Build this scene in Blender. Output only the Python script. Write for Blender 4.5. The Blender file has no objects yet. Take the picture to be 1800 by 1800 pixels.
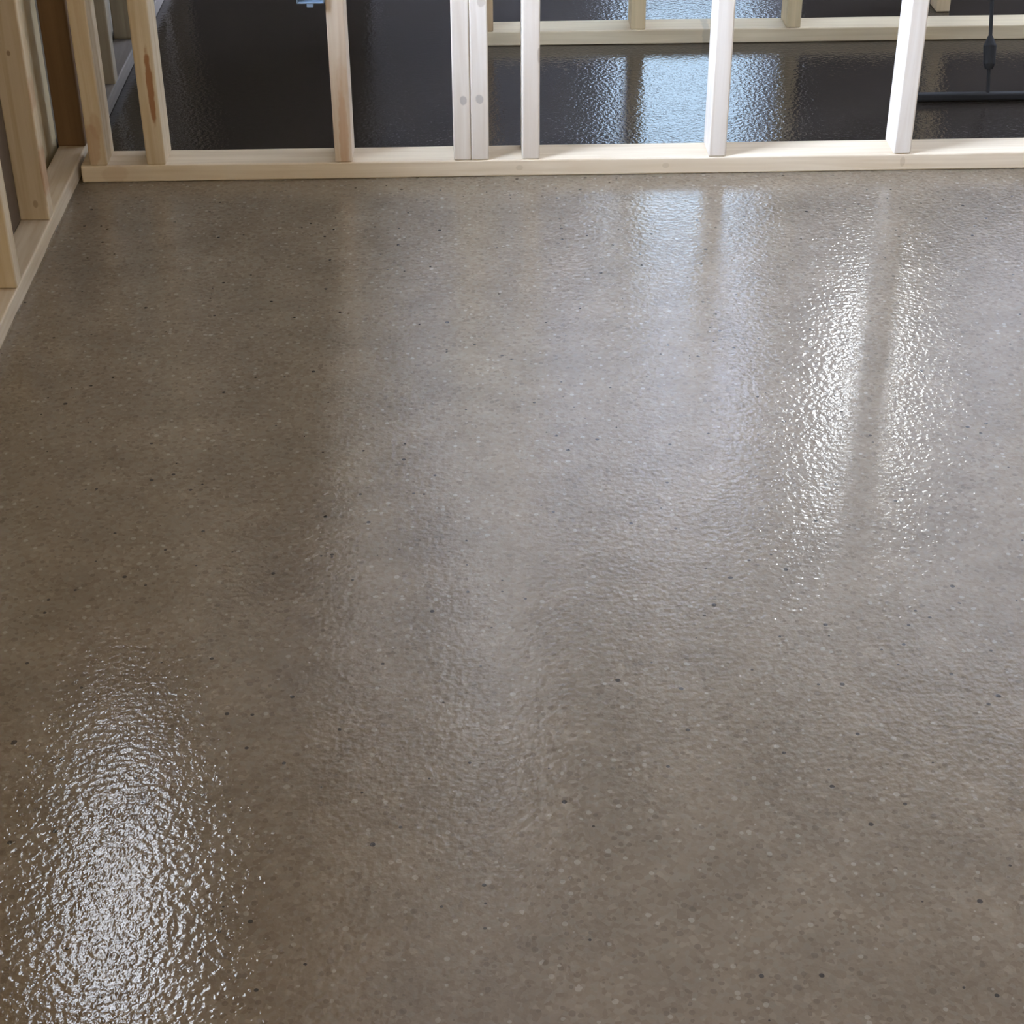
import bpy, bmesh, math, random
from mathutils import Matrix, Vector, noise

C = bpy.context.scene.collection
S = bpy.context.scene
random.seed(7)

# ------------------------------------------------------------------ camera
F_PX, PITCH, YAW, ROLL, CAM_H = 3056.6, 0.5774, 0.0241, 0.0058, 1.4626
cam = bpy.data.cameras.new('camera')
cam.sensor_width = 36.0
cam.lens = F_PX / 1800.0 * 36.0
cam.clip_start = 0.05
co = bpy.data.objects.new('camera', cam)
C.objects.link(co)
fw = Vector((math.sin(YAW) * math.cos(PITCH), math.cos(YAW) * math.cos(PITCH), -math.sin(PITCH)))
rt = Vector((math.cos(YAW), -math.sin(YAW), 0))
dn = fw.cross(rt)
r2 = rt * math.cos(ROLL) + dn * math.sin(ROLL)
d2 = -rt * math.sin(ROLL) + dn * math.cos(ROLL)
m = Matrix((r2, -d2, -fw)).transposed().to_4x4()
m.translation = Vector((0, 0, CAM_H))
co.matrix_world = m
S.camera = co

# ------------------------------------------------------------------ world, exposure, light strengths
w = bpy.data.worlds.new('world')
w.use_nodes = True
w.node_tree.nodes['Background'].inputs[0].default_value = (0.5, 0.6, 0.8, 1)
w.node_tree.nodes['Background'].inputs[1].default_value = 0.15
S.world = w
S.view_settings.view_transform = 'Standard'
S.view_settings.look = 'None'
S.view_settings.gamma = 1.0
S.view_settings.use_curve_mapping = False
S.view_settings.exposure = 0.0
S.cycles.use_denoising = True

SIDE_WINDOW = ((0.58, 0.71, 1.0), 255.0)      # deep-set window high in the left wall
FAR_WINDOW = ((0.56, 0.77, 1.0), 5.0)       # bluish window of the room beyond the framing
BRIGHT_WINDOW = ((0.90, 0.95, 1.0), 32.0)    # brighter window behind the far plate on the right
REAR_FILL_DOOR = ((1.0, 0.82, 0.56), 3.5)         # unseen glowing doorway added behind the camera as warm fill
HALL_FILL_WINDOW = ((0.64, 0.74, 1.0), 27.0)     # unseen right-wall window, added to brighten the partition and ceiling
GABLE_FILL_WINDOW = ((0.62, 0.72, 1.0), 130.0)    # unseen far-room window, added to brighten what the floor reflects
FILL_BULB = ((1.0, 0.80, 0.52), 40.0)  # unseen bulb, added as warm fill near the camera


def fill_bulb(name, loc, energy, color, radius=0.06):
    l = bpy.data.lights.new(name, 'POINT')
    l.energy = energy
    l.color = color
    l.shadow_soft_size = radius
    o = bpy.data.objects.new(name, l)
    o.location = loc
    C.objects.link(o)
    return o


fill_bulb('fill_bulb', (0.35, -0.3, 2.2), FILL_BULB[1], FILL_BULB[0])

# ------------------------------------------------------------------ helpers
def mat(name):
    m = bpy.data.materials.new(name)
    m.use_nodes = True
    return m, m.node_tree, m.node_tree.nodes['Principled BSDF']


def simple(name, col, rough=0.6, metal=0.0, vary=0.08, scale=30):
    m, t, b = mat(name)
    tc = t.nodes.new('ShaderNodeTexCoord')
    n = t.nodes.new('ShaderNodeTexNoise')
    n.inputs['Scale'].default_value = scale
    n.inputs['Detail'].default_value = 4
    t.links.new(tc.outputs['Object'], n.inputs['Vector'])
    r = t.nodes.new('ShaderNodeValToRGB')
    r.color_ramp.elements[0].position = 0.3
    r.color_ramp.elements[1].position = 0.7
    r.color_ramp.elements[0].color = [c * (1 - vary) for c in col] + [1]
    r.color_ramp.elements[1].color = [min(1, c * (1 + vary)) for c in col] + [1]
    t.links.new(n.outputs['Fac'], r.inputs['Fac'])
    t.links.new(r.outputs['Color'], b.inputs['Base Color'])
    b.inputs['Roughness'].default_value = rough
    b.inputs['Metallic'].default_value = metal
    return m


def emit(name, spec):
    m, t, b = mat(name)
    b.inputs['Base Color'].default_value = (0, 0, 0, 1)
    b.inputs['Specular IOR Level'].default_value = 0
    b.inputs['Emission Color'].default_value = (*spec[0], 1)
    b.inputs['Emission Strength'].default_value = spec[1]
    return m


def math_node(t, op, a=None, b=None, c=None):
    n = t.nodes.new('ShaderNodeMath')
    n.operation = op
    for i, v in enumerate((a, b, c)):
        if v is None:
            continue
        if isinstance(v, (int, float)):
            n.inputs[i].default_value = v
        else:
            t.links.new(v, n.inputs[i])
    return n.outputs[0]


def mix(t, fac, a, b):
    n = t.nodes.new('ShaderNodeMix')
    n.data_type = 'RGBA'
    for key, v in (('Factor', fac), ('A', a), ('B', b)):
        s = n.inputs[0] if key == 'Factor' else n.inputs[6 if key == 'A' else 7]
        if isinstance(v, (int, float)):
            s.default_value = v
        elif isinstance(v, (tuple, list)):
            s.default_value = (*v, 1) if len(v) == 3 else v
        else:
            t.links.new(v, s)
    return n.outputs[2]


def wood(name, base, grain, axis='Z', marks=(), seed=0.0, rough=0.62):
    """pine lumber: grain along one axis, plus knots and stains at given places
    marks: (u, v, half width, half length, colour, amount), u across the X (or Y) axis, v along the length."""
    m, t, b = mat(name)
    tc = t.nodes.new('ShaderNodeTexCoord')
    mp = t.nodes.new('ShaderNodeMapping')
    sc = {'Z': (38, 38, 1.6), 'X': (1.6, 38, 38), 'Y': (38, 1.6, 38)}[axis]
    mp.inputs['Scale'].default_value = sc
    mp.inputs['Location'].default_value = (seed * 3.1, seed * 1.7, seed * 2.3)
    t.links.new(tc.outputs['Object'], mp.inputs['Vector'])
    n = t.nodes.new('ShaderNodeTexNoise')
    n.inputs['Scale'].default_value = 1.6
    n.inputs['Detail'].default_value = 5
    n.inputs['Distortion'].default_value = 0.6
    t.links.new(mp.outputs['Vector'], n.inputs['Vector'])
    r = t.nodes.new('ShaderNodeValToRGB')
    r.color_ramp.elements[0].position = 0.36
    r.color_ramp.elements[1].position = 0.66
    t.links.new(n.outputs['Fac'], r.inputs['Fac'])
    col = mix(t, r.outputs['Color'], grain, base)
    # broad blotches of sapwood
    n2 = t.nodes.new('ShaderNodeTexNoise')
    n2.inputs['Scale'].default_value = 7
    n2.inputs['Detail'].default_value = 3
    t.links.new(tc.outputs['Object'], n2.inputs['Vector'])
    f2 = math_node(t, 'MULTIPLY', n2.outputs['Fac'], 0.35)
    col = mix(t, f2, col, grain)
    sp = t.nodes.new('ShaderNodeSeparateXYZ')
    t.links.new(tc.outputs['Object'], sp.inputs['Vector'])
    nw = t.nodes.new('ShaderNodeTexNoise')
    nw.inputs['Scale'].default_value = 45
    nw.inputs['Detail'].default_value = 3
    t.links.new(tc.outputs['Object'], nw.inputs['Vector'])
    wob = math_node(t, 'MULTIPLY', math_node(t, 'SUBTRACT', nw.outputs['Fac'], 0.5), 1.6)
    U, V = {'Z': ('X', 'Z'), 'X': ('Z', 'X'), 'Y': ('X', 'Y')}[axis]
    for (u, v, hw, hl, mc, amt) in marks:
        du = math_node(t, 'DIVIDE', math_node(t, 'SUBTRACT', sp.outputs[U], u), hw)
        dv = math_node(t, 'DIVIDE', math_node(t, 'SUBTRACT', sp.outputs[V], v), hl)
        d = math_node(t, 'ADD', math_node(t, 'MULTIPLY', du, du), math_node(t, 'MULTIPLY', dv, dv))
        d = math_node(t, 'ADD', d, wob)
        mr = t.nodes.new('ShaderNodeMapRange')
        mr.interpolation_type = 'SMOOTHSTEP'
        mr.inputs['From Min'].default_value = 1.25
        mr.inputs['From Max'].default_value = 0.55
        mr.inputs['To Max'].default_value = amt
        t.links.new(d, mr.inputs['Value'])
        col = mix(t, mr.outputs[0], col, mc)
    t.links.new(col, b.inputs['Base Color'])
    b.inputs['Roughness'].default_value = rough
    b.inputs['Specular IOR Level'].default_value = 0.3
    bp = t.nodes.new('ShaderNodeBump')
    bp.inputs['Strength'].default_value = 0.25
    bp.inputs['Distance'].default_value = 0.002
    t.links.new(n.outputs['Fac'], bp.inputs['Height'])
    t.links.new(bp.outputs['Normal'], b.inputs['Normal'])
    return m


def add_box(bm, lo, hi, bevel=0.0, seg=2):
    r = bmesh.ops.create_cube(bm, size=1.0)
    vs = r['verts']
    for v in vs:
        v.co = Vector([lo[i] + (v.co[i] + 0.5) * (hi[i] - lo[i]) for i in range(3)])
    if bevel:
        es = list({e for v in vs for e in v.link_edges})
        bmesh.ops.bevel(bm, geom=es, offset=bevel, segments=seg, affect='EDGES', profile=0.5)


def add_tube(bm, p0, p1, r0, r1=None, n=14):
    r1 = r0 if r1 is None else r1
    p0, p1 = Vector(p0), Vector(p1)
    d = p1 - p0
    q = d.to_track_quat('Z', 'Y').to_matrix().to_4x4()
    bmesh.ops.create_cone(bm, cap_ends=True, segments=n, radius1=r0, radius2=r1, depth=d.length,
                          matrix=Matrix.Translation((p0 + p1) / 2) @ q)


def obj(name, bm, material, parent=None, loc=(0, 0, 0), smooth=False):
    me = bpy.data.meshes.new(name)
    bm.to_mesh(me)
    bm.free()
    me.materials.append(material)
    if smooth:
        for p in me.polygons:
            p.use_smooth = True
    o = bpy.data.objects.new(name, me)
    C.objects.link(o)
    o.location = loc
    if parent:
        o.parent = parent
    return o


def tag(o, label, cat, group=None):
    o['label'] = label
    o['category'] = cat
    if group:
        o['group'] = group
    return o


def thing(name, label, cat, loc, group=None):
    o = bpy.data.objects.new(name, None)
    o.empty_display_size = 0.05
    C.objects.link(o)
    o.location = loc
    return tag(o, label, cat, group)


def struct(name, bm, material, parent=None):
    o = obj(name, bm, material, parent)
    if not parent:
        o['kind'] = 'structure'
    return o


# ------------------------------------------------------------------ materials of the shell
def floor_material(dark=None):
    m, t, b = mat('flake_floor' if dark is None else 'shaded_hall_floor')
    tc = t.nodes.new('ShaderNodeTexCoord')
    P = tc.outputs['Object']

    def vor(scale, seed=0.0):
        mp = t.nodes.new('ShaderNodeMapping')
        mp.inputs['Location'].default_value = (seed, seed * 0.7, 0)
        t.links.new(P, mp.inputs['Vector'])
        v = t.nodes.new('ShaderNodeTexVoronoi')
        v.inputs['Scale'].default_value = scale
        t.links.new(mp.outputs['Vector'], v.inputs['Vector'])
        s = t.nodes.new('ShaderNodeSeparateColor')
        t.links.new(v.outputs['Color'], s.inputs['Color'])
        return v.outputs['Distance'], s.outputs[0], s.outputs[1]

    d1, a1, b1 = vor(150)
    r = t.nodes.new('ShaderNodeValToRGB')
    cr = r.color_ramp
    cr.elements[0].position = 0.0
    cr.elements[0].color = (0.230, 0.176, 0.117, 1)
    cr.elements[1].position = 1.0
    cr.elements[1].color = (0.322, 0.254, 0.174, 1)
    for p, c in ((0.3, (0.260, 0.203, 0.136)), (0.6, (0.280, 0.219, 0.149)), (0.85, (0.273, 0.224, 0.157))):
        e = cr.elements.new(p)
        e.color = (*c, 1)
    t.links.new(a1, r.inputs['Fac'])
    col = r.outputs['Color']

    def specks(col, scale, seed, share, radius, colour, amt):
        d, a, bb = vor(scale, seed)
        on = math_node(t, 'LESS_THAN', a, share)
        rad = math_node(t, 'MULTIPLY', bb, radius)
        near = math_node(t, 'LESS_THAN', d, math_node(t, 'ADD', rad, radius * 0.5))
        f = math_node(t, 'MULTIPLY', math_node(t, 'MULTIPLY', on, near), amt)
        return mix(t, f, col, colour)

    col = specks(col, 110, 3.3, 0.20, 0.36, (0.16, 0.125, 0.085), 0.6)
    col = specks(col, 105, 5.1, 0.09, 0.30, (0.50, 0.44, 0.35), 0.48)
    col = specks(col, 60, 9.7, 0.10, 0.15, (0.045, 0.04, 0.035), 0.9)
    # slow mottling of the broadcast flakes
    n = t.nodes.new('ShaderNodeTexNoise')
    n.inputs['Scale'].default_value = 9
    n.inputs['Detail'].default_value = 4
    t.links.new(P, n.inputs['Vector'])
    f = math_node(t, 'MULTIPLY', math_node(t, 'SUBTRACT', n.outputs['Fac'], 0.5), 0.35)
    hs = t.nodes.new('ShaderNodeHueSaturation')
    t.links.new(math_node(t, 'ADD', f, 0.61), hs.inputs['Value'])
    t.links.new(col, hs.inputs['Color'])
    out = hs.outputs['Color']
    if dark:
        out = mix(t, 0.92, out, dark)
    t.links.new(out, b.inputs['Base Color'])
    b.inputs['Roughness'].default_value = 0.09
    b.inputs['IOR'].default_value = 1.5
    # orange-peel of the clear coat over the flakes
    nb = t.nodes.new('ShaderNodeTexNoise')
    nb.inputs['Scale'].default_value = 105
    nb.inputs['Detail'].default_value = 2.0
    nb.inputs['Roughness'].default_value = 0.45
    t.links.new(P, nb.inputs['Vector'])
    bp = t.nodes.new('ShaderNodeBump')
    bp.inputs['Strength'].default_value = 1.0
    bp.inputs['Distance'].default_value = 0.00095
    t.links.new(nb.outputs['Fac'], bp.inputs['Height'])
    t.links.new(bp.outputs['Normal'], b.inputs['Normal'])
    return m


FLOOR = floor_material()
HALL_SHADED = floor_material((0.018, 0.0145, 0.012))  # same flake coat as the main floor, hall shade mixed into its colour
DRYWALL = simple('grey_white_wallboard', (0.62, 0.61, 0.60), 0.8)
GREYWALL = simple('grey_brown_wall', (0.05, 0.046, 0.043), 0.8)
DARKWALL = simple('dark_brown_wall', (0.028, 0.022, 0.018), 0.8)
CONCRETE = simple('basement_wall', (0.28, 0.25, 0.20), 0.85, vary=0.15, scale=12)
PLY = simple('olive_tan_sheathing', (0.56, 0.45, 0.26), 0.75, vary=0.12, scale=14)
CEIL = simple('ceiling_wood', (0.22, 0.19, 0.16), 0.8)
FRAMEW = simple('window_white', (0.75, 0.75, 0.75), 0.5)

# pane colours
P_SIDE, P_FAR = emit('side_daylight', SIDE_WINDOW), emit('far_daylight', FAR_WINDOW)
P_BRIGHT, P_REAR = emit('bright_daylight', BRIGHT_WINDOW), emit('rear_fill', REAR_FILL_DOOR)

PINE = dict(base=(0.74, 0.68, 0.58), grain=(0.64, 0.56, 0.45))
TANP = dict(base=(0.58, 0.48, 0.32), grain=(0.46, 0.35, 0.21))
KNOT = (0.20, 0.13, 0.07)
STAIN = (0.36, 0.21, 0.11)

# ------------------------------------------------------------------ the setting
H = 2.44
XL, XR, YR, YF = -0.935, 2.7, -2.0, 8.2
bm = bmesh.new(); add_box(bm, (XL - 0.35, YR - 0.2, -0.1), (XR + 0.2, 3.64, 0.0)); struct('floor', bm, FLOOR)
bm = bmesh.new(); add_box(bm, (XL - 0.35, 3.64, -0.1), (XR + 0.2, YF + 0.2, 0.0)); struct('floor_hall', bm, HALL_SHADED)
bm = bmesh.new(); add_box(bm, (XL - 0.35, YR - 0.2, H), (XR + 0.2, 4.57, H + 0.1)); struct('ceiling', bm, CEIL)
bm = bmesh.new(); add_box(bm, (XL - 0.35, 4.57, H), (XR + 0.2, YF + 0.2, H + 0.1)); struct('ceiling_far', bm, simple('white_ceiling', (0.78, 0.78, 0.78), 0.8))


def wall_with_hole(name, axis, pos, thick, a0, a1, hole, material):
    """wall slab in the plane axis=pos, from a0 to a1 along the other axis, with one rectangular hole (b0,b1,z0,z1)."""
    bm = bmesh.new()
    b0, b1, z0, z1 = hole
    for (p0, p1, q0, q1) in ((a0, b0, 0, H), (b1, a1, 0, H), (b0, b1, 0, z0), (b0, b1, z1, H)):
        if p1 - p0 < 1e-4 or q1 - q0 < 1e-4:
            continue
        if axis == 'X':
            add_box(bm, (min(pos, pos + thick), p0, q0), (max(pos, pos + thick), p1, q1))
        else:
            add_box(bm, (p0, min(pos, pos + thick), q0), (p1, max(pos, pos + thick), q1))
    return struct(name, bm, material)


def window(name, axis, pos, b0, b1, z0, z1, pane, mullions=0, depth=0.05):
    bm = bmesh.new()
    f = 0.03

    def bx(p0, p1, q0, q1, d0, d1):
        if axis == 'X':
            add_box(bm, (pos + d0, p0, q0), (pos + d1, p1, q1))
        else:
            add_box(bm, (p0, pos + d0, q0), (p1, pos + d1, q1))
    h = depth / 2
    bx(b0, b0 + f, z0, z1, -h, h); bx(b1 - f, b1, z0, z1, -h, h)
    bx(b0 + f, b1 - f, z0, z0 + f, -h, h); bx(b0 + f, b1 - f, z1 - f, z1, -h, h)
    for i in range(mullions):
        c = b0 + (b1 - b0) * (i + 1) / (mullions + 1)
        bx(c - 0.012, c + 0.012, z0 + f, z1 - f, -h, h)
    fr = struct(name, bm, FRAMEW)
    bm = bmesh.new()
    bx(b0 + f, b1 - f, z0 + f, z1 - f, -0.004, 0.004)
    struct('window_pane', bm, pane, fr)
    return fr


# left basement wall with its small high window
WY0, WY1, WZ0, WZ1 = 2.50, 3.300, 1.22, 1.86
bm = bmesh.new(); add_box(bm, (XL - 0.3, 3.78, 0), (XL, YF, H)); struct('wall_left_hall', bm, simple('shaded_hall_sheathing', (0.15, 0.125, 0.085), 0.8, vary=0.15, scale=14))  # hall stretch of the sheathing, its colour darkened to stand for shade
wall_with_hole('wall_left', 'X', XL, -0.3, YR, 3.78, (WY0 - 0.02, WY1 + 0.0018, WZ0 - 0.02, WZ1 + 0.02), PLY)
window('window_1', 'X', -1.15, WY0, WY1, WZ0, WZ1, P_SIDE)
bm = bmesh.new()                                  # white liner boards of its deep reveal
add_box(bm, (-1.12, WY0, WZ0 - 0.02), (-0.853, WY1, WZ0))
add_box(bm, (-1.12, WY0, WZ1), (-0.853, WY1, WZ1 + 0.02))
add_box(bm, (-1.12, WY1, WZ0 - 0.02), (-0.853, WY1 + 0.0018, WZ1 + 0.02))
add_box(bm, (-1.12, WY0 - 0.02, WZ0 - 0.02), (-0.853, WY0, WZ1 + 0.02))
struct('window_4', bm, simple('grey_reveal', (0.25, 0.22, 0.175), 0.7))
# rear wall with the added doorway of fill light
wall_with_hole('wall_rear', 'Y', YR, -0.15, XL, XR, (0.2, 2.0, 0.0, 2.05), DRYWALL)
window('fill_door_1', 'Y', YR - 0.06, 0.2, 2.0, 0.0, 2.05, P_REAR, 1)
# right wall, far wall and two partitions
wall_with_hole('wall_right', 'X', XR, 0.15, YR, 5.7, (4.70, 5.50, 1.0, 2.0), DRYWALL)
wall_with_hole('wall_right_far', 'X', XR, 0.15, 5.7, YF, (6.3, 7.4, 0.9, 2.1), DRYWALL)
window('fill_window_6', 'X', XR + 0.06, 4.70, 5.50, 1.0, 2.0, emit('hall_fill', HALL_FILL_WINDOW), 1)
window('fill_window_5', 'X', XR + 0.06, 6.3, 7.4, 0.9, 2.1, emit('gable_fill', GABLE_FILL_WINDOW), 1)
wall_with_hole('wall_far', 'Y', YF, 0.15, XL, XR, (0.72, 1.40, 0.95, 2.10), GREYWALL)
window('window_2', 'Y', YF + 0.05, 0.72, 1.40, 0.95, 2.10, P_FAR)
wall_with_hole('wall_partition', 'Y', 5.7, 0.1, 1.08, XR, (1.39, 1.63, 1.42, 2.15), DRYWALL)
bm = bmesh.new(); add_box(bm, (1.08, 5.685, 0), (XR, 5.6995, 1.02)); struct('wall_added_panel', bm, DARKWALL)  # unseen dark panel, added to keep the hall floor's reflection dark
window('window_3', 'Y', 5.75, 1.39, 1.63, 1.42, 2.15, P_BRIGHT)
bm = bmesh.new(); add_box(bm, (XL, 5.5, 0), (-0.30, 5.6, H)); struct('wall_dark', bm, DARKWALL)

# coating turned up against the left plate
bm = bmesh.new()
prev = None
y = 0.2
while y < 3.585:
    k = 0.5 + noise.noise(Vector((y * 9, 0.3, 0))) + 0.4 * noise.noise(Vector((y * 40, 1.3, 0)))
    s = 0.003 + 0.006 * max(0.0, min(1.0, k))
    ring = [bm.verts.new((-0.8535, y, 0.0002)), bm.verts.new((-0.8535 + s * 1.2, y, 0.0002)),
            bm.verts.new((-0.8535 + s * 0.35, y, s * 0.35)), bm.verts.new((-0.8535, y, s))]
    if prev:
        for i in range(4):
            bm.faces.new((prev[i], prev[(i + 1) % 4], ring[(i + 1) % 4], ring[i]))
    prev = ring
    y += 0.012
bmesh.ops.recalc_face_normals(bm, faces=bm.faces)
t1 = struct('trim_1', bm, FLOOR)

# ------------------------------------------------------------------ framing lumber
T, D, D3 = 0.0381, 0.089, 0.062
ZT = H - 0.0762                                  # underside of the top plates


def lumber(name, lo, hi, material, bend=0.0, seed=0.0, parent=None):
    """one sawn board with eased edges; its origin sits in the middle of its foot"""
    c = Vector(((lo[0] + hi[0]) / 2, (lo[1] + hi[1]) / 2, lo[2]))
    bm = bmesh.new()
    size = [hi[i] - lo[i] for i in range(3)]
    ax = size.index(max(size))
    add_box(bm, Vector(lo) - c, Vector(hi) - c, 0.0035, 3)
    n = max(2, int(size[ax] / 0.12))
    a0 = (Vector(lo) - c)[ax]
    for i in range(1, n):
        p = [0, 0, 0]; p[ax] = a0 + size[ax] * i / n
        nn = [0, 0, 0]; nn[ax] = 1
        bmesh.ops.bisect_plane(bm, geom=bm.verts[:] + bm.edges[:] + bm.faces[:], plane_co=p, plane_no=nn)
    for v in bm.verts:
        s = (v.co[ax] - a0) * 3.0
        for k in range(3):
            if k != ax and k != 2 or (k == 2 and ax != 2 and v.co[2] > size[2] * 0.5):
                v.co[k] += bend * noise.noise(Vector((s, seed * 5 + k, 0.2)))
    return obj(name, bm, material, parent, c)


def stud_at(x, y0, depth, width, material, z0=T, seed=0.0, bend=0.0012, name='wall_stud'):
    return lumber(name, (x - width / 2, y0, z0), (x + width / 2, y0 + depth, ZT), material, bend, seed)


# bottom plate of the framed partition in front
YB = 3.590
plate_mat = wood('pine_front_plate', (0.70, 0.60, 0.44), (0.58, 0.47, 0.32), 'X', (
    (0.02, -1.83, 0.02, 0.06, STAIN, 0.35), (0.02, -1.65, 0.02, 0.03, STAIN, 0.25),
    (0.02, -0.77, 0.006, 0.008, KNOT, 0.22), (0.02, -0.45, 0.006, 0.008, KNOT, 0.2),
    (0.02, 0.07, 0.012, 0.006, KNOT, 0.25)), 1.0)
p = lumber('bottom_plate', (-0.845, YB, 0.0003), (2.6, YB + D, T), plate_mat, 0.0012, 1.0)
tag(p, 'long pale pine bottom plate along the near edge of the glossy floor, carrying white studs', 'bottom plate')

G1 = 'studs of the near framed wall'
studs = [
    (-0.805, T, wood('pine_corner', **TANP, marks=((-0.006, 0.05, 0.016, 0.05, STAIN, 0.5), (0.004, 0.09, 0.012, 0.03, STAIN, 0.35)), seed=2),
     'tan stud in the left corner of the near wall, foot stained brown'),
    (-0.6805, 0.0415, wood('pine_bark', **TANP, marks=((0.007, 0.175, 0.0075, 0.085, (0.27, 0.12, 0.045), 0.95),), seed=3),
     'tan stud with a long reddish brown bark streak on its face'),
    (-0.2743, T, wood('pine_brown_foot', (0.68, 0.58, 0.45), (0.54, 0.42, 0.29), marks=(
        (0.003, 0.05, 0.010, 0.13, (0.44, 0.26, 0.14), 0.65), (-0.014, 0.385, 0.008, 0.012, (0.08, 0.05, 0.03), 0.9),
        (0.006, 0.18, 0.012, 0.05, (0.48, 0.32, 0.19), 0.4)), seed=4),
     'stud with a brownish streaked foot, the blue outlet box at its side'),
    (-0.0165, T, wood('pine_pair_a', **PINE, marks=((0.004, 0.135, 0.008, 0.011, (0.30, 0.27, 0.24), 0.6),), seed=5),
     'white stud forming the first half of the doubled post, round grey knot low down'),
    (0.0220, T, wood('pine_pair_b', **PINE, marks=((0.000, 0.137, 0.009, 0.011, (0.30, 0.27, 0.24), 0.6),
                                                   (0.006, 0.345, 0.009, 0.010, (0.40, 0.33, 0.25), 0.5)), seed=6),
     'white stud forming the second half of the doubled post, next to the narrow gap'),
    (0.1321, T, wood('pine_c', **PINE, marks=((0.017, 0.23, 0.004, 0.02, KNOT, 0.4),), seed=7),
     'single white stud standing a narrow gap away from the doubled post'),
    (0.5385, T, wood('pine_d', **PINE, seed=8), 'white stud in front of the bluish window reflection on the hall floor'),
    (0.9449, T, wood('pine_e', **PINE, seed=9), 'white stud nearest the black squeegee lying behind the near plate'),
]
for i, (x, wd, mt, lab) in enumerate(studs):
    tag(stud_at(x, YB + 0.0005, D - 0.001, wd if wd > T else T, mt, T, i + 1.0), lab, 'stud', G1)
for i, x in enumerate((1.3513, 1.7577, 2.1641)):       # beyond the picture's edge
    o = stud_at(x, YB + 0.0005, D - 0.001, T, wood('pine_edge', **PINE, seed=11 + i), T, 20 + i, name='trim_2')
    o['kind'] = 'structure'
o = lumber('trim_3', (-0.845, YB, ZT), (2.6, YB + D, H - 0.0002), plate_mat); o['kind'] = 'structure'

# left framed wall: narrow furring lumber against the sheathing
lp_mat = wood('pine_left_plate', (0.52, 0.43, 0.30), (0.43, 0.33, 0.21), 'Y', (
    (0.0, 0.95, 0.012, 0.03, STAIN, 0.3), (0.02, 0.45, 0.01, 0.04, STAIN, 0.25), (0.024, 0.80, 0.006, 0.012, KNOT, 0.35)), 2.2)
p = lumber('bottom_plate', (-0.853 - D3, -1.9, 0.0003), (-0.853, 3.76, T), lp_mat, 0.0012, 2.0)
tag(p, 'tan bottom plate running away along the left wall, glossy floor coating against it', 'bottom plate')
p = lumber('bottom_plate', (-0.853 - D3, 3.763, 0.0003), (-0.8535, 5.45, T), wood('pine_hall_plate_shaded', (0.17, 0.15, 0.125), (0.13, 0.11, 0.09), 'Y', seed=2.7), 0.0012, 2.4)  # continues the left plate, hall shade put into the wood colour
tag(p, 'shade-darkened grey bottom plate of the left wall inside the dark hall, behind the corner stud', 'bottom plate')
left = [
    (2.985, wood('pine_left_near', (0.54, 0.45, 0.31), (0.44, 0.34, 0.21), seed=12), 'closest tan stud of the left wall, cut off by the picture edge'),
    (3.302, wood('pine_left_knot', (0.53, 0.43, 0.29), (0.43, 0.33, 0.20), marks=(
        (0.002, 0.345, 0.004, 0.006, KNOT, 0.8), (0.006, 0.035, 0.005, 0.008, KNOT, 0.5), (0.030, 0.10, 0.004, 0.05, STAIN, 0.7), (0.030, 0.26, 0.003, 0.035, STAIN, 0.45)), seed=13),
     'wide-faced tan stud of the left wall with a small dark knot'),
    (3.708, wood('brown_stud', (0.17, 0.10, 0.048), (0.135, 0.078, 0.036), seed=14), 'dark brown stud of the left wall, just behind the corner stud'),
    (4.112, wood('pine_left_hall_shaded', (0.29, 0.25, 0.18), (0.23, 0.19, 0.13), seed=15), 'shade-darkened tan stud of the left wall, inside the dark hall behind the corner'),  # this and the next stud carry the hall's shade in their colour
    (4.460, wood('pine_left_far_shaded', (0.29, 0.25, 0.17), (0.23, 0.19, 0.13), seed=16), 'farthest shade-darkened tan stud of the left wall, seen beside the bark-streaked stud'),
]
for i, (yy, mt, lab) in enumerate(left):
    o = lumber('wall_stud', (-0.853 - D3 + 0.0005, yy, T), (-0.8535, yy + T, WZ0 - 0.021 if i == 0 else ZT), mt, 0.0012, 30 + i)
    tag(o, lab, 'stud', 'studs of the left wall')
for i, yy in enumerate((2.44, 2.04, 1.63, 1.22, 0.80, 4.92, 5.33)):
    o = lumber('trim_4', (-0.853 - D3 + 0.0005, yy, T), (-0.8535, yy + T, ZT), wood('pine_left_rest', *(((0.6, 0.5, 0.35), (0.5, 0.39, 0.25)) if yy < 3.7 else ((0.16, 0.13, 0.09), (0.12, 0.10, 0.07))), seed=40 + i), 0.0012, 40 + i)  # studs past the corner get darker wood that stands for shade
    o['kind'] = 'structure'
o = lumber('trim_5', (-0.853 - D3, -1.9, ZT), (-0.853, 5.45, H - 0.0002), lp_mat); o['kind'] = 'structure'
# kraft-faced batt between the nearest left studs, its brown partly painted shade
bm = bmesh.new()
add_box(bm, (-0.022, -0.138, 0), (0.0, 0.138, 0.90), 0.006, 2)
batt = obj('insulation_batt', bm, simple('kraft_paper_shaded', (0.075, 0.045, 0.02), 0.8, vary=0.15, scale=25), None, (-0.9105, 3.1625, T + 0.0005))
tag(batt, 'brown paper-faced insulation, darkened for shade, in the gap between the two nearest left studs', 'insulation')

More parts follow.
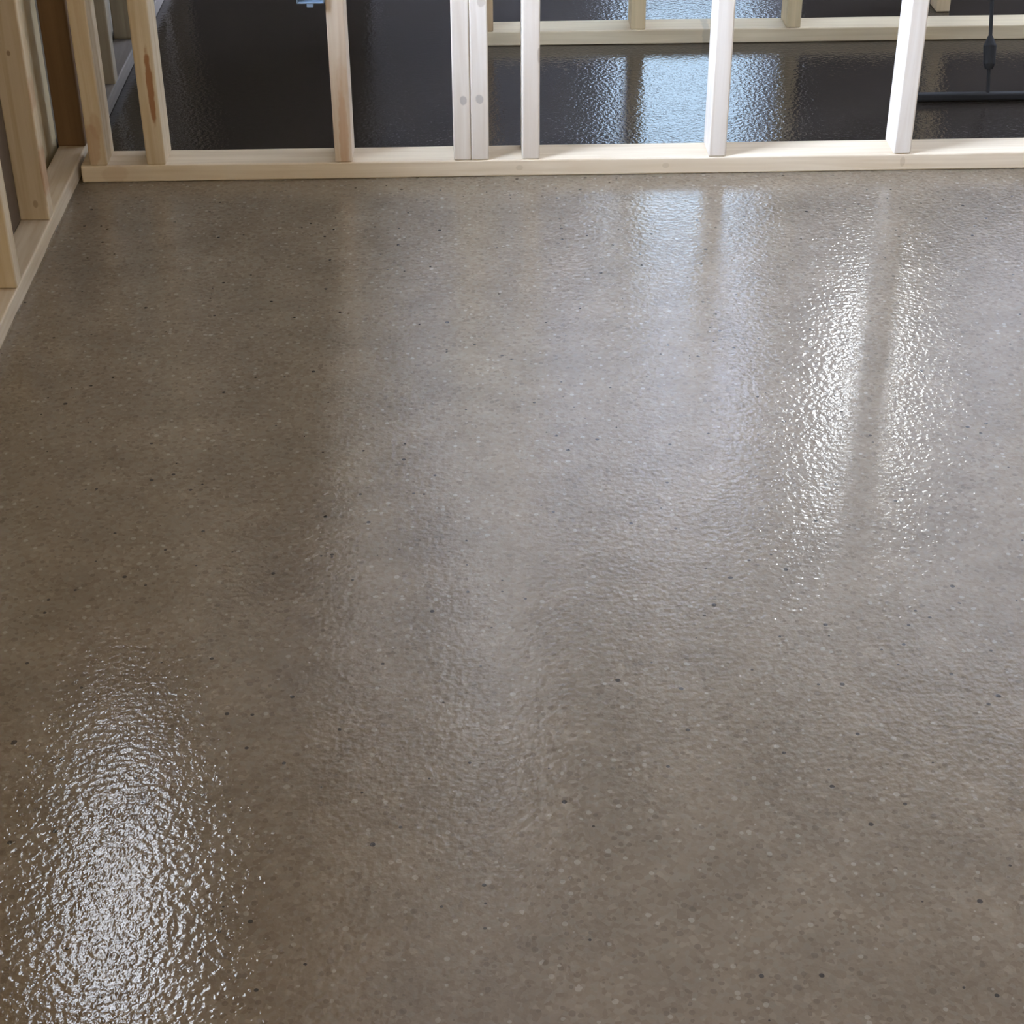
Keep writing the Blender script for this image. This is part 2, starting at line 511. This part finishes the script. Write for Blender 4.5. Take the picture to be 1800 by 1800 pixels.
# second framed wall across the hall
Y2 = 4.478
far_mat = wood('pine_far_plate', (0.62, 0.54, 0.37), (0.50, 0.42, 0.28), 'X', (
    (0.02, -0.69, 0.03, 0.012, (0.3, 0.28, 0.22), 0.5),), 5.5)
p = lumber('bottom_plate', (0.028, Y2, 0.0003), (2.6, Y2 + D, T), far_mat, 0.0012, 3.0)
tag(p, 'dull tan bottom plate lying across the floor behind the near framed wall', 'bottom plate')
for i, (x, lab, bb) in enumerate((
        (0.047, 'brownish end stud of the far wall, a thin strip beside the doubled post', (0.48, 0.35, 0.20)),
        (0.4444, 'tan stud of the far wall, left of the blue reflection', (0.62, 0.50, 0.30)),
        (0.8508, 'tan stud of the far wall, right of the blue reflection', (0.62, 0.51, 0.31)))):
    mt = wood('pine_far', bb, tuple(c * 0.78 for c in bb), seed=50 + i)
    tag(stud_at(x, Y2 + 0.0005, D - 0.001, T, mt, T, 50 + i), lab, 'stud', 'studs of the far wall')
o = lumber('trim_6', (0.028, Y2, ZT), (2.6, Y2 + D, H - 0.0002), far_mat); o['kind'] = 'structure'
# post on the dark floor beyond
po = lumber('wooden_post', (1.286, 4.718, 0.0003), (1.324, 4.790, H - 0.001), wood('pine_post', (0.70, 0.58, 0.38), (0.56, 0.45, 0.28), seed=60), 0.001, 60)
tag(po, 'tan wooden post standing on dark floor beyond the far plate', 'post')

# ------------------------------------------------------------------ blue outlet box nailed to the stud
BLUE = simple('blue_plastic', (0.19, 0.27, 0.36), 0.5, vary=0.05)
STEEL = simple('nail_steel', (0.45, 0.45, 0.46), 0.35, 1.0)
bx = thing('outlet_box', 'pale blue plastic electrical outlet box fixed beside a stud at the top edge', 'outlet box', (-0.2935 - 0.0012, YB, 0.388))
bm = bmesh.new()
w_, d0, d1, h_ = 0.056, -0.013, 0.060, 0.095
th = 0.0028
add_box(bm, (-w_, d1 - th, 0), (0, d1, h_), 0.001, 1)                    # back
add_box(bm, (-w_, d0, 0), (-w_ + th, d1 - th, h_), 0.001, 1)
add_box(bm, (-th, d0, 0), (0, d1 - th, h_), 0.001, 1)
add_box(bm, (-w_ + th, d0, 0), (-th, d1 - th, th), 0.001, 1)
add_box(bm, (-w_ + th, d0, h_ - th), (-th, d1 - th, h_), 0.001, 1)
obj('box_body', bm, BLUE, bx)
for z in (0.0, h_):
    bm = bmesh.new()
    s = -1 if z == 0 else 1
    add_box(bm, (-0.036, d0, min(z, z + s * 0.008)), (-0.022, d0 + 0.012, max(z, z + s * 0.008)), 0.002, 2)
    obj('screw_ear', bm, BLUE, bx)
for z in (0.02, 0.075):
    bm = bmesh.new()
    add_tube(bm, (-w_ - 0.010, 0.028, z), (0.0, 0.028, z), 0.0018)
    add_tube(bm, (-w_ - 0.0125, 0.028, z), (-w_ - 0.010, 0.028, z), 0.0042)
    obj('nail', bm, STEEL, bx)

# ------------------------------------------------------------------ black squeegee in the hall
BLACK = simple('black_rubber', (0.006, 0.006, 0.006), 0.8)
sq = thing('floor_squeegee', 'black wide floor squeegee with a thin upright handle behind the near plate', 'squeegee', (1.247, 4.02, 0))
bm = bmesh.new()
add_box(bm, (-0.225, -0.010, 0.004), (0.225, 0.010, 0.021), 0.004, 2)
obj('crossbar', bm, BLACK, sq)
bm = bmesh.new()
add_box(bm, (-0.228, -0.004, 0.0005), (0.228, 0.003, 0.012), 0.001, 1)
obj('rubber_blade', bm, BLACK, sq)
top = Vector((0.030, 0.675, 1.56))
b0 = Vector((0, 0, 0.018))
dirv = (top - b0)


def on(k):
    return b0 + dirv * k


bm = bmesh.new()
add_tube(bm, on(0.0), on(0.040), 0.0042)
obj('neck', bm, BLACK, sq)
bm = bmesh.new()
add_tube(bm, on(0.034), on(0.041), 0.009, 0.014)
add_tube(bm, on(0.041), on(0.066), 0.014, 0.0155)
add_tube(bm, on(0.066), on(0.080), 0.0155, 0.0055)
obj('socket', bm, BLACK, sq)
bm = bmesh.new()
add_tube(bm, on(0.078), on(1.0), 0.0045)
obj('handle', bm, BLACK, sq)
